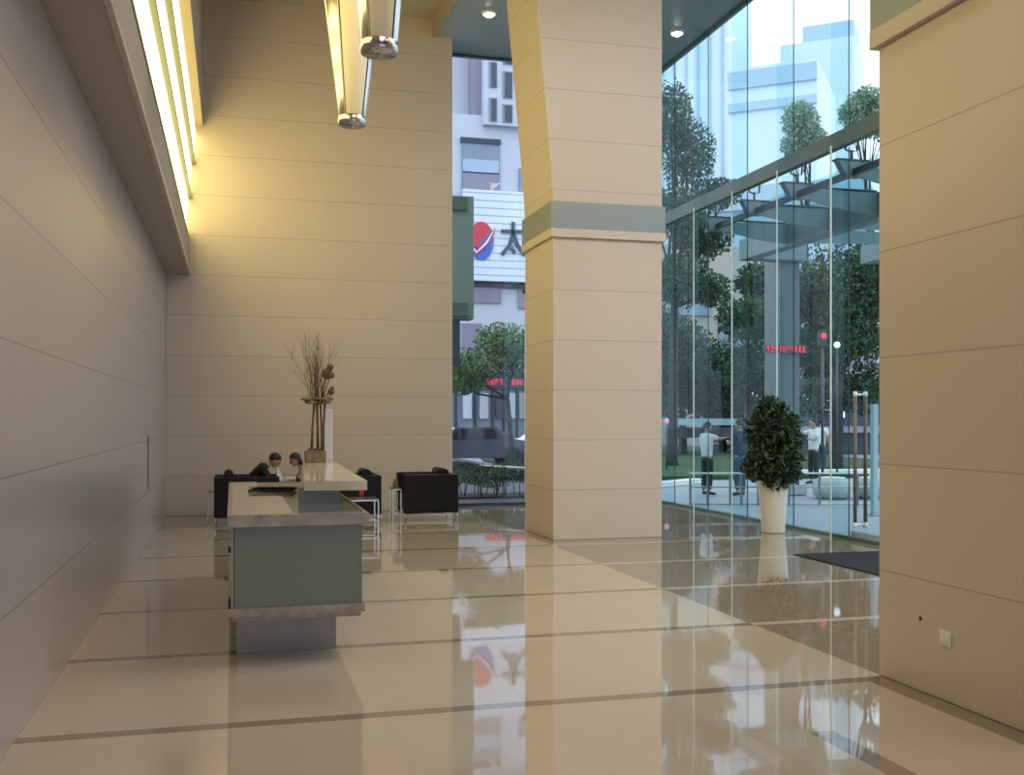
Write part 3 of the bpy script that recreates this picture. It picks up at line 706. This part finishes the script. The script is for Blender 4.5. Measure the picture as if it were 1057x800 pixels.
# trees
def tree(label, base, h, lobes, n, leaf, lm, tr, seed, fork=.5, group=None):
    t = thing('tree', label, 'tree', (base[0], base[1], 0), 0, group); rg = random.Random(seed)
    mb = MB(); top_ = Vector((0, 0, h*fork))
    bend = Vector((rg.uniform(-.2, .2), rg.uniform(-.2, .2), 0))
    mb.tube([(0, 0, -.02), Vector((0, 0, .25)), Vector((0, 0, h*fork*.5))+bend*.5, top_+bend], [tr*1.5, tr*1.1, tr*.95, tr*.75], 9)
    for l in lobes:
        e = Vector(l[:3]); m_ = (top_+bend).lerp(e, .5)+Vector((rg.uniform(-.2, .2), rg.uniform(-.2, .2), -.1))
        mb.tube([top_+bend, m_, e], [tr*.55, tr*.35, tr*.1], 6)
        for k in range(3):
            q = e + Vector((rg.uniform(-1, 1)*l[3], rg.uniform(-1, 1)*l[4], rg.uniform(-.7, .9)*l[5]))*.8
            mb.tube([m_, m_.lerp(q, .6)+Vector((0, 0, .1)), q], [tr*.25, tr*.15, tr*.05], 5)
    mb.build('trunk', 'bark', t)
    V, F = leaves(n, ell_pick(lobes, .25), leaf, seed, ratio=1.7); raw('foliage', V, F, lm, t)
    return t
TG = 'street trees seen through the glass'
def rel(b, px, py, Y, r, rz=None):
    p = P(px, py, Y); return (p.x-b[0], p.y-b[1], p.z, r, r, rz or r*.7)
b = P(530, 460, 31); b = (b.x, b.y)
tree('small light green tree behind the hedge in the left window', b, 4.6, [rel(b, 520, 350, 31, 1.0, .5), rel(b, 490, 375, 31, 1.1, .5), rel(b, 535, 370, 31.5, 1.0, .6), rel(b, 478, 395, 31, .8, .4)], 5200, .13, 'leaf_tree_light', .09, 1)
b = (18.6, 29.7)
tree('dark tree with a thick forked trunk at the right of the glass', b, 7, [rel(b, 880, 290, 29.7, 2.0), rel(b, 905, 340, 29, 1.8), rel(b, 835, 300, 31, 1.2), rel(b, 895, 400, 30.5, 1.2, 1.0), rel(b, 930, 280, 29, 2.0), rel(b, 838, 410, 31, .9, .7), rel(b, 860, 345, 31, 1.3)], 16000, .16, 'leaf_tree', .20, 2, .45)
b = P(775, 470, 40); b = (b.x, b.y)
tree('bushy tree directly left of the grey canopy column', b, 7, [rel(b, 775, 330, 40, 1.5), rel(b, 785, 290, 41, 1.2), rel(b, 780, 385, 40, 1.3, 1.4)], 8000, .2, 'leaf_tree', .15, 3, .5)
b = P(705, 455, 44); b = (b.x, b.y)
tree('broad low tree over the lawn at the left of the right glass', b, 6, [rel(b, 700, 375, 44, 2.0, 1.9), rel(b, 685, 350, 45, 1.8, 1.5), rel(b, 735, 405, 44, 1.6, 1.5), rel(b, 670, 400, 44, 2, 1.7)], 15000, .2, 'leaf_tree', .18, 4, .4)
b = P(745, 455, 46); b = (b.x, b.y)
tree('rounded tree behind the two standing people', b, 6, [rel(b, 745, 385, 46, 1.5, 1.6), rel(b, 730, 405, 46.5, 1.4, 1.3), rel(b, 755, 415, 45, 1.2, 1.2)], 9000, .2, 'leaf_tree', .16, 5, .4)
b = P(694, 470, 33); b = (b.x, b.y)
tree('tall loose tree rising close to the central pillar', b, 11, [rel(b, 700, 290, 33, 1.3), rel(b, 725, 245, 33, 1.1, .8), rel(b, 695, 220, 34, 1.3), rel(b, 710, 160, 34, 1.0, 1.3), rel(b, 692, 120, 34, .9, 1.2), rel(b, 735, 300, 32.5, .7, .6), rel(b, 740, 200, 35, .9, .6)], 15000, .15, 'leaf_tree', .17, 6, .5)
b = P(832, 470, 60); b = (b.x, b.y)
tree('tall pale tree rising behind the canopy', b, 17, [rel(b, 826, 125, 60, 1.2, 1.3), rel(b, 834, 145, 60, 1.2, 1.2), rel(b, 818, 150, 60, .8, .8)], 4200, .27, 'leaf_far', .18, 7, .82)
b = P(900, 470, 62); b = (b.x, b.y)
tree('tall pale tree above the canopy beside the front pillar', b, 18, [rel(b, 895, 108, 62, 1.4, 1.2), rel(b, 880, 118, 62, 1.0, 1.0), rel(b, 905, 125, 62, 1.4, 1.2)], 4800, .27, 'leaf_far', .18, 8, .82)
b = P(815, 462, 48); b = (b.x, b.y)
tree('dense tree right of the canopy column', b, 7.5, [rel(b, 838, 360, 48, 1.8), rel(b, 825, 310, 48, 1.6), rel(b, 850, 400, 48, 1.6, 1.4)], 9500, .2, 'leaf_tree', .18, 9, .45)

# hedge
hg = thing('hedge', 'clipped green hedge outside the left window', 'hedge', (5.7, 22.1, 0))
rg = np.random.default_rng(5)
def hp(r):
    x = r.uniform(-1.1, 1.7); z = r.uniform(.26, .68)+.05*math.sin(x*5); y = r.uniform(-.45, .6)
    if r.random() < .35: z = .68+.05*math.sin(x*5)+r.normal()*.02
    return np.array([x, y, z]), np.array([0, -.2, .8])
V, F = leaves(9000, hp, .06, 11); raw('foliage', V, F, 'hedge', hg)
mb = MB()
for i in range(34):
    x = random.uniform(-1.05, 1.65); y = random.uniform(-.4, .5); mb.tube([(x, y, -.01), (x+random.gauss(0, .04), y, .3), (x+random.gauss(0, .1), y, .6)], [.014, .011, .005], 5)
mb.build('stem', 'bark', hg, kind='stuff')
MB().box(-1.15, 1.75, -.5, .65, -.01, .05, bev=.01).build('soil_bed', 'bark', hg)
struct(MB().prism([(-12, 20.06), (7.0, 20.06), (7.0, 23.6), (9.3, 23.6), (9.3, 47), (-12, 47)], .012, lambda a, b, c: (a, b, c-.01)).build('ground', M.setdefault('asphalt', mat('dark_asphalt', (.06, .06, .075), .7, noise=.1))))
gr_ = thing('guard_rail', 'white tubular guard rail above the hedge in the left window', 'rail', (6.2, 20.75, 0), math.atan2(24.0-20.75, 4.3-6.2))
MB().tube([(0, 0, .66), (3.9, 0, .66)], .028, 8).build('rail', 'white', gr_)
for x in (.2, 1.9, 3.7): MB().tube([(x, 0, -.01), (x, 0, .66)], .022, 8).build('post', 'white', gr_)

# green box sign outside the left window
M['greenbox'] = mat('grey_green_metal_box', (.19, .25, .19), .5)
gx = thing('box_sign', 'tall grey green box hung outside beside the edge of the back wall', 'sign', (5.15, 24, 0))
MB().box(-1.0, .26, -.25, .25, 4.0, 6.85, bev=.02).build('housing', 'greenbox', gx)
for z in (4.05, 6.5): MB().box(-.6, .10, -.33, -.25, z, z+.32, bev=.02).build('clamp', 'transom', gx)
MB().box(-.5, -.05, -.15, .15, 2.9, 4.0).build('bracket', 'canopy_dark', gx)
MB().box(-.45, -.3, -.1, .1, -.01, 2.9).build('mast', 'canopy_dark', gx)

# ---------------- buildings
M['b_white'] = mat('pale_blue_white_render', (.47, .49, .56), .7, noise=.03)
M['b_white2'] = mat('white_render', (.56, .58, .64), .7)
M['b_mauve'] = mat('mauve_cladding', (.27, .25, .32), .6)
M['b_dark'] = mat('dark_window', (.055, .065, .085), .2)
M['b_grey'] = mat('grey_blue_window', (.22, .27, .34), .25)
M['b_pale'] = mat('hazy_pale_cyan', (.60, .68, .74), .4, noise=.04, nscale=.2)  # skyline haze painted into the pale colour
M['b_pale2'] = mat('pale_blue_block', (.38, .49, .60), .4)
M['b_beige'] = mat('beige_cladding', (.42, .38, .34), .7)
M['b_shop'] = mat('dark_shopfront', (.03, .045, .07), .4)
def rect(px0, px1, py0, py1, Y):
    a = P(px0, py1, Y); c = P(px1, py0, Y); return a.x, c.x, a.z, c.z
Yb = 50
mall = thing('mall_building', 'pale shopping building with a striped signboard in the left window', 'building', (10, Yb, 0))
def bpart(par, name, m, px0, px1, py0, py1, Y, dep, bev=0, ground=False):
    x0, x1, z0, z1 = rect(px0, px1, py0, py1, Y)
    if ground: z0 = -.01
    o = par.location
    return MB().box(x0-o.x, x1-o.x, Y-o.y, Y+dep-o.y, z0, z1, bev).build(name, m, par)
bpart(mall, 'lower_wall', 'b_white2', 440, 600, 127, 460, Yb, 12, ground=True)
bpart(mall, 'tower', 'b_white', 455, 498, 20, 128, Yb+1, 8)
bpart(mall, 'tower_wing', 'b_white2', 500, 600, 10, 128, Yb-.4, 9)
bpart(mall, 'tower_return', 'b_mauve', 487, 500.4, 14, 128, Yb+.2, 8)  # shaded side of the tower, its shade painted in mauve
wins = [(505, 513, 64, 90), (505, 513, 101, 125), (519, 529, 74, 101), (519, 529, 108, 126), (519, 529, 40, 66), (534, 542, 60, 88)]
for w_ in wins:
    f = bpart(mall, 'window', 'b_grey', *w_, Yb-.46, .2)
    sub_ = bpart(mall, 'pane', 'b_dark', w_[0]+2.5, w_[1]-.3, w_[2]+1, w_[3]-1, Yb-.5, .1); sub_.parent = f
f = bpart(mall, 'window', 'b_grey', 477, 516, 146, 200, Yb-.12, .2)
for w_ in ((478, 515, 166, 178), (478, 515, 179, 200)): 
    g_ = bpart(mall, 'window', ('b_pale2' if w_[2] == 166 else 'b_mauve'), *w_, Yb-.16, .1); g_.parent = f; g_.name = 'pane'
bpart(mall, 'window_head', 'b_shop', 476, 517, 144, 146.5, Yb-.2, .2)
bpart(mall, 'window', 'b_grey', 536, 560, 175, 200, Yb-.12, .2)
bpart(mall, 'dark_strip', 'b_dark', 480, 600, 289, 296, Yb-.15, .2)  # plain dark strip below the signboard
bpart(mall, 'window', 'b_mauve', 484, 517, 296, 312, Yb-.12, .2)
bpart(mall, 'window', 'b_mauve', 535, 560, 296, 318, Yb-.12, .2)
bpart(mall, 'side_panel', 'b_mauve', 476, 498, 334, 370, Yb-3, 2)
bpart(mall, 'shop_band', 'b_shop', 440, 600, 385, 402, Yb-.3, .4)
bpart(mall, 'shopfront', 'b_grey', 440, 600, 402, 462, Yb-.2, .4, ground=True)
for a_, m_ in ((478, 'b_pale'), (495, 'b_white2'), (512, 'b_dark'), (523, 'b_white2'), (536, 'b_beige')): bpart(mall, 'shop_window', m_, a_, a_+9, 406, 432, Yb-.35, .2)
for a_ in (470, 490, 508, 520, 533): bpart(mall, 'pilaster', 'b_shop', a_, a_+2, 402, 462, Yb-.4, .2, ground=True)
# striped signboard
def sign_mat():
    m = mat('striped_signboard', (.8, .85, .9), .5); k = NT(m); b_ = m.node_tree.nodes['Principled BSDF']
    g = k.n('ShaderNodeNewGeometry'); s = k.n('ShaderNodeSeparateXYZ'); k.nt.links.new(g.outputs['Position'], s.inputs[0])
    k.nt.links.new(k.mixc(band(k, s.outputs['Z'], .36, .05), (.72, .78, .84), (.28, .38, .48)), b_.inputs['Base Color']); return m
M['signboard'] = sign_mat(); M['s_red'] = mat('sign_red', (.62, .04, .07), .4); M['s_blue'] = mat('sign_blue', (.035, .16, .55), .4)
M['s_char'] = mat('sign_character_grey', (.045, .055, .08), .5); M['s_white'] = mat('sign_white', (.85, .88, .92), .4)
sb = thing('signboard', 'large white striped signboard with a red and blue round logo and dark characters', 'sign', (11.0, 49.4, 0))
x0, x1, z0, z1 = rect(478, 640, 204, 289, 49.4)
MB().box(x0-11, x1-11, 0, .3, z0, z1, bev=.02).build('board', 'signboard', sb)
lc = P(497.5, 248, 49.2); cx, cz, rx, rz_ = lc.x-11, lc.z, .62, .92
fr = lambda d: (lambda a, b, c: (a, -.02-d-c, b))
def arc(a0, a1, n=24): return [(cx+rx*math.cos(R(a0+(a1-a0)*i/n)), cz+rz_*math.sin(R(a0+(a1-a0)*i/n))) for i in range(n+1)]
MB().prism(arc(35, -155)[:-1]+arc(-155, -156, 1)+[(cx-.2, cz-.30), (cx+.1, cz+.05)], .06, fr(0)).build('logo_blue', 's_blue', sb)
MB().prism(arc(38, 200)+[(cx-.28, cz-.42), (cx, cz-.05)], .06, fr(0)).build('logo_red', 's_red', sb)
MB().prism([(cx-.52, cz-.28), (cx-.38, cz-.32), (cx-.26, cz-.50), (cx+.2, cz-.02), (cx+.68, cz+.68), (cx+.62, cz+.30), (cx+.25, cz-.28), (cx-.12, cz-.62), (cx-.30, cz-.70), (cx-.42, cz-.52)], .04, fr(.07)).build('logo_red', 's_red', sb)
MB().prism([(cx-.50, cz-.31), (cx-.36, cz-.38), (cx-.26, cz-.56), (cx+.16, cz-.12), (cx+.64, cz+.58), (cx+.30, cz-.10), (cx-.12, cz-.50), (cx-.28, cz-.62), (cx-.40, cz-.46)], .05, fr(.11)).build('logo_swoosh', 's_white', sb)
q = P(530.5, 246, 49.2); qx, qz = q.x-11, q.z
def stroke(mb, pts, w):
    for (a, b) in zip(pts, pts[1:]):
        d = Vector((b[0]-a[0], b[1]-a[1])).normalized()*.02; n_ = Vector((-d.y, d.x)).normalized()*w/2
        mb.prism([(qx+a[0]-d.x+n_.x, qz+a[1]-d.y+n_.y), (qx+a[0]-d.x-n_.x, qz+a[1]-d.y-n_.y), (qx+b[0]+d.x-n_.x, qz+b[1]+d.y-n_.y), (qx+b[0]+d.x+n_.x, qz+b[1]+d.y+n_.y)], .08, fr(.02))
ch = MB(); stroke(ch, [(-.58, .34), (.58, .36)], .17); stroke(ch, [(0, .80), (-.02, .2), (-.18, -.3), (-.55, -.78)], .17); stroke(ch, [(.0, .28), (.2, -.3), (.58, -.78)], .18); stroke(ch, [(-.10, -.45), (.08, -.68)], .16)
ch.build('character', 's_char', sb)
# red LED text across the shops
M['led'] = mat('red_led', (.5, .02, .04), .5, emit=(1, .05, .10), es=.8); M['ledw'] = mat('white_led', (.9, .9, .9), .5, emit=(.9, .95, 1), es=1.4)
def led(label, px0, px1, py, h, Y, gaps=(), seed=0):
    rr_ = random.Random(seed); a = P(px0, py, Y); c = P(px1, py, Y); n = max(3, int((px1-px0)/4)); w = (c.x-a.x)/n
    t = thing('led_text', label, 'sign', (a.x, Y, a.z))
    MB().box(-.02, c.x-a.x+.02, 0, .10, -h*.55, h*.55).build('panel', 'b_shop', t)
    mb = MB()
    for i in range(n):
        if i in gaps: continue
        x = i*w
        for k in range(3):
            if rr_.random() < .75: mb.box(x+w*rr_.choice((.1, .3)), x+w*rr_.choice((.55, .8)), -.02, 0, -h*.45+k*h*.36, -h*.45+k*h*.36+h*.16)
        for xx in rr_.sample((.12, .4, .66), 2): mb.box(x+xx*w, x+xx*w+w*.14, -.025, -.001, -h*rr_.choice((.45, .1)), h*.45)
    mb.build('lettering', 'led', t); return t
led('red LED text sign glowing above the shops in the left window', 502, 545, 394, .26, 42, (4,), 1)
led('red LED text reflected in the glass, built in front of the canopy column', 791, 832, 360, .15, 20.84, (), 2)  # reflection in the glass, built as a glowing panel at the column
tf = thing('traffic_light', 'small red signal light on a thin post near the forked tree', 'traffic light', P(849, 350, 26).xy.to_3d())
zt = P(849, 350, 26).z
MB().box(-.11, .11, -.06, .1, zt-.2, zt+.22, bev=.03).build('housing', 'blackplastic', tf); MB().ball((0, -.06, zt+.08), .09, 12, (1, .4, 1)).build('lens', 'led', tf)
MB().tube([(0, 0, -.01), (0, 0, zt-.2)], .04, 8).build('post', 'canopy_dark', tf)
gl = P(864, 356, 26.4); t = thing('globe_lamp', 'small white globe lamp right of the red signal', 'lamp', (gl.x, gl.y, 0))
MB().ball((0, 0, gl.z), .09, 14).build('globe', 'ledw', t); MB().tube([(0, 0, -.01), (0, 0, gl.z-.1)], .03, 8).build('post', 'canopy_dark', t)

# right-hand street buildings
rb = thing('shop_building', 'beige and grey street building behind the trees on the right', 'building', (30, 58, 0))
bpart(rb, 'wall', 'b_beige', 690, 772, 255, 470, 58, 8, ground=True)
bpart(rb, 'wall', 'b_mauve', 775, 905, 300, 470, 59, 8, ground=True)
bpart(rb, 'roof_box', 'b_white2', 762, 800, 262, 300, 58.5, 6)
bpart(rb, 'window', 'b_grey', 742, 760, 330, 385, 57.9, .3)
bpart(rb, 'window', 'b_pale2', 763, 792, 332, 395, 57.5, .3)
for i in range(3):
    for k in range(3): bpart(rb, 'window', 'b_grey', 770+i*8, 776+i*8, 335+k*14, 346+k*14, 57.3, .3)
bpart(rb, 'window', 'b_grey', 700, 735, 300, 325, 57.8, .3)
bpart(rb, 'window', 'b_grey', 820, 900, 320, 350, 58.8, .3)
s2 = thing('dark_shop', 'dark blue shopfront with white lettering above the potted tree', 'shop', (28, 44, 0))
bpart(s2, 'wall', 'b_shop', 768, 950, 392, 470, 44, 4, ground=True)
bpart(s2, 'awning', 'b_mauve', 800, 950, 440, 447, 43.4, 1)
bpart(s2, 'pillar', 'b_grey', 812, 818, 392, 470, 43.8, .5, ground=True)
def glyph(px, kind):
    c = P(px, 408, 43.9); o = s2.location; x = c.x-o.x; y = -.18; z = c.z; mb = MB()
    f3 = lambda a, b, cc: (x+a, y-cc, z+b)
    if kind == 0: mb.prism([(0, -.14), (.13, .0), (.13, .12), (.06, .14), (0, .08), (-.06, .14), (-.13, .12), (-.13, 0)], .05, f3)
    elif kind == 1: mb.prism([(-.12, -.13), (-.05, -.13), (-.05, .13), (-.12, .13)], .05, f3); mb.prism([(.03, -.13), (.11, -.13), (.11, .13), (.05, .13), (-.02, .06), (.03, .06)], .05, f3)
    else:
        mb.prism([(-.15, -.03), (.15, .0), (.15, .05), (-.15, .02)], .05, f3); mb.prism([(-.02, .14), (.04, .14), (.02, .0), (-.12, -.14), (-.15, -.10), (-.04, .02)], .05, f3); mb.prism([(.02, -.02), (.14, -.14), (-.02, -.14)], .05, f3)
    mb.build('lettering', 'ledw', s2)
for px, k_ in ((773.5, 0), (781.5, 1), (789.5, 2)): glyph(px, k_)
for a_, b_, c_, d_ in ((828, 836, 407, 413), (848, 858, 412, 424), (868, 872, 425, 431)): bpart(s2, 'sign_panel', 'ledw' if a_ == 868 else 'b_pale', a_, b_, c_, d_, 43.8, .1)
bp = thing('bus_shelter', 'low glass roofed shelter behind the lawn with pale teal edge', 'shelter', (22, 42, 0))
bpart(bp, 'roof', 'paleblue', 690, 764, 432, 439, 42, 1.5)
for px in (693, 702, 726, 760): bpart(bp, 'post', 'canopy_dark', px, px+1.2, 439, 462, 42.2, .1, ground=True)
bpart(bp, 'back_panel', 'b_dark', 700, 760, 441, 452, 43, .1)
lan = P(688, 435, 30); t = thing('pink_flower_ball', 'small pink flower beside the lawn near the central pillar, built as a glowing ball', 'pink_flower', (lan.x, lan.y, 0))  # pink flower built as a glowing ball on a post
M['pink'] = mat('pink_flower_ball', (.8, .25, .45), .5, emit=(1, .35, .6), es=.5)
MB().ball((0, 0, lan.z), .08, 12, (1, 1, 1.25)).build('globe', 'pink', t); MB().tube([(0, 0, -.01), (0, 0, lan.z-.1)], .02, 6).build('post', 'canopy_dark', t)

# skyline, milky haze of the glass painted into the pale colours
def tower(name, label, px0, px1, py0, Y, m, dep=14, mull=0, bandm=None, bands=(), turn=-39):
    c = P((px0+px1)/2, py0, Y); d = c.x*.2572+c.y*.9664; w = (px1-px0)/1084*d/2
    t = thing(name, label, 'building', (c.x, c.y, 0), R(turn)); zz = lambda py: 1.7+(432-py)/1084*d
    MB().box(-w, w, 0, dep, -.01, c.z).build('tower', m, t)
    for i in range(mull):
        x = -w+2*w*(i+.5)/mull; MB().box(x-.12, x+.12, -.25, 0, 0, c.z).build('mullion', bandm or 'b_pale2', t)
    for p0, p1 in bands: MB().box(-w-.02, w+.02, -.3, 0, zz(p1), zz(p0)).build('window_band', bandm or 'b_pale2', t)
    return t
tower('office_tower', 'tall pale glass tower at the far left of the right glass', 640, 752, -30, 120, 'b_pale', mull=9)
tower('office_tower', 'pale mid-height block with a dark band behind the canopy', 752, 842, 66, 95, 'b_pale', bands=((103, 112), (70, 88)), bandm='b_pale2')
tower('office_tower', 'tall square topped pale tower on the right of the skyline', 806, 880, 42, 130, 'b_pale', bandm='b_pale2')
t = tower('rooftop_block', 'blue box shaped tower top on the far right of the skyline', 829, 880, 24, 152, 'b_pale2', dep=8)
tower('far_block', 'low pale blue block at the foot of the skyline', 700, 890, 190, 76, 'b_pale2', bands=((205, 215), (225, 235)), bandm='b_white')

# parked car seen beyond the hedge
M['carpaint'] = mat('dark_car_paint', (.05, .05, .08), .2, coat=.6); M['carglass'] = mat('car_glass', (.02, .025, .03), .05)
def car(label, x, y, rz, paint):
    t = thing('car', label, 'car', (x, y, 0), rz)
    pr = [(-2.2, .35), (-2.25, .7), (-2.0, .9), (-1.3, .95), (-.7, 1.38), (.7, 1.42), (1.4, 1.0), (2.1, .85), (2.25, .6), (2.2, .32)]
    MB().prism(pr, 1.7, lambda a, b, c: (a, c-.85, b)).build('car_body', paint, t)
    MB().prism([(-1.1, .97), (-.62, 1.32), (.62, 1.35), (1.2, 1.0)], 1.72, lambda a, b, c: (a, c-.86, b)).build('side_windows', 'carglass', t)
    for sx in (-1.4, 1.4):
        for sy in (-.86, .72):
            MB().tube([(sx, sy, .33), (sx, sy+.16, .33)], .33, 18).build('wheel', 'blackplastic', t)
c_ = P(485, 465, 36); car('dark car parked beyond the hedge in the left window', c_.x, c_.y, 0, 'carpaint')
c_ = P(545, 465, 38); car('white car parked right behind the dark car beyond the hedge', c_.x+1.2, c_.y, 0, 'white')
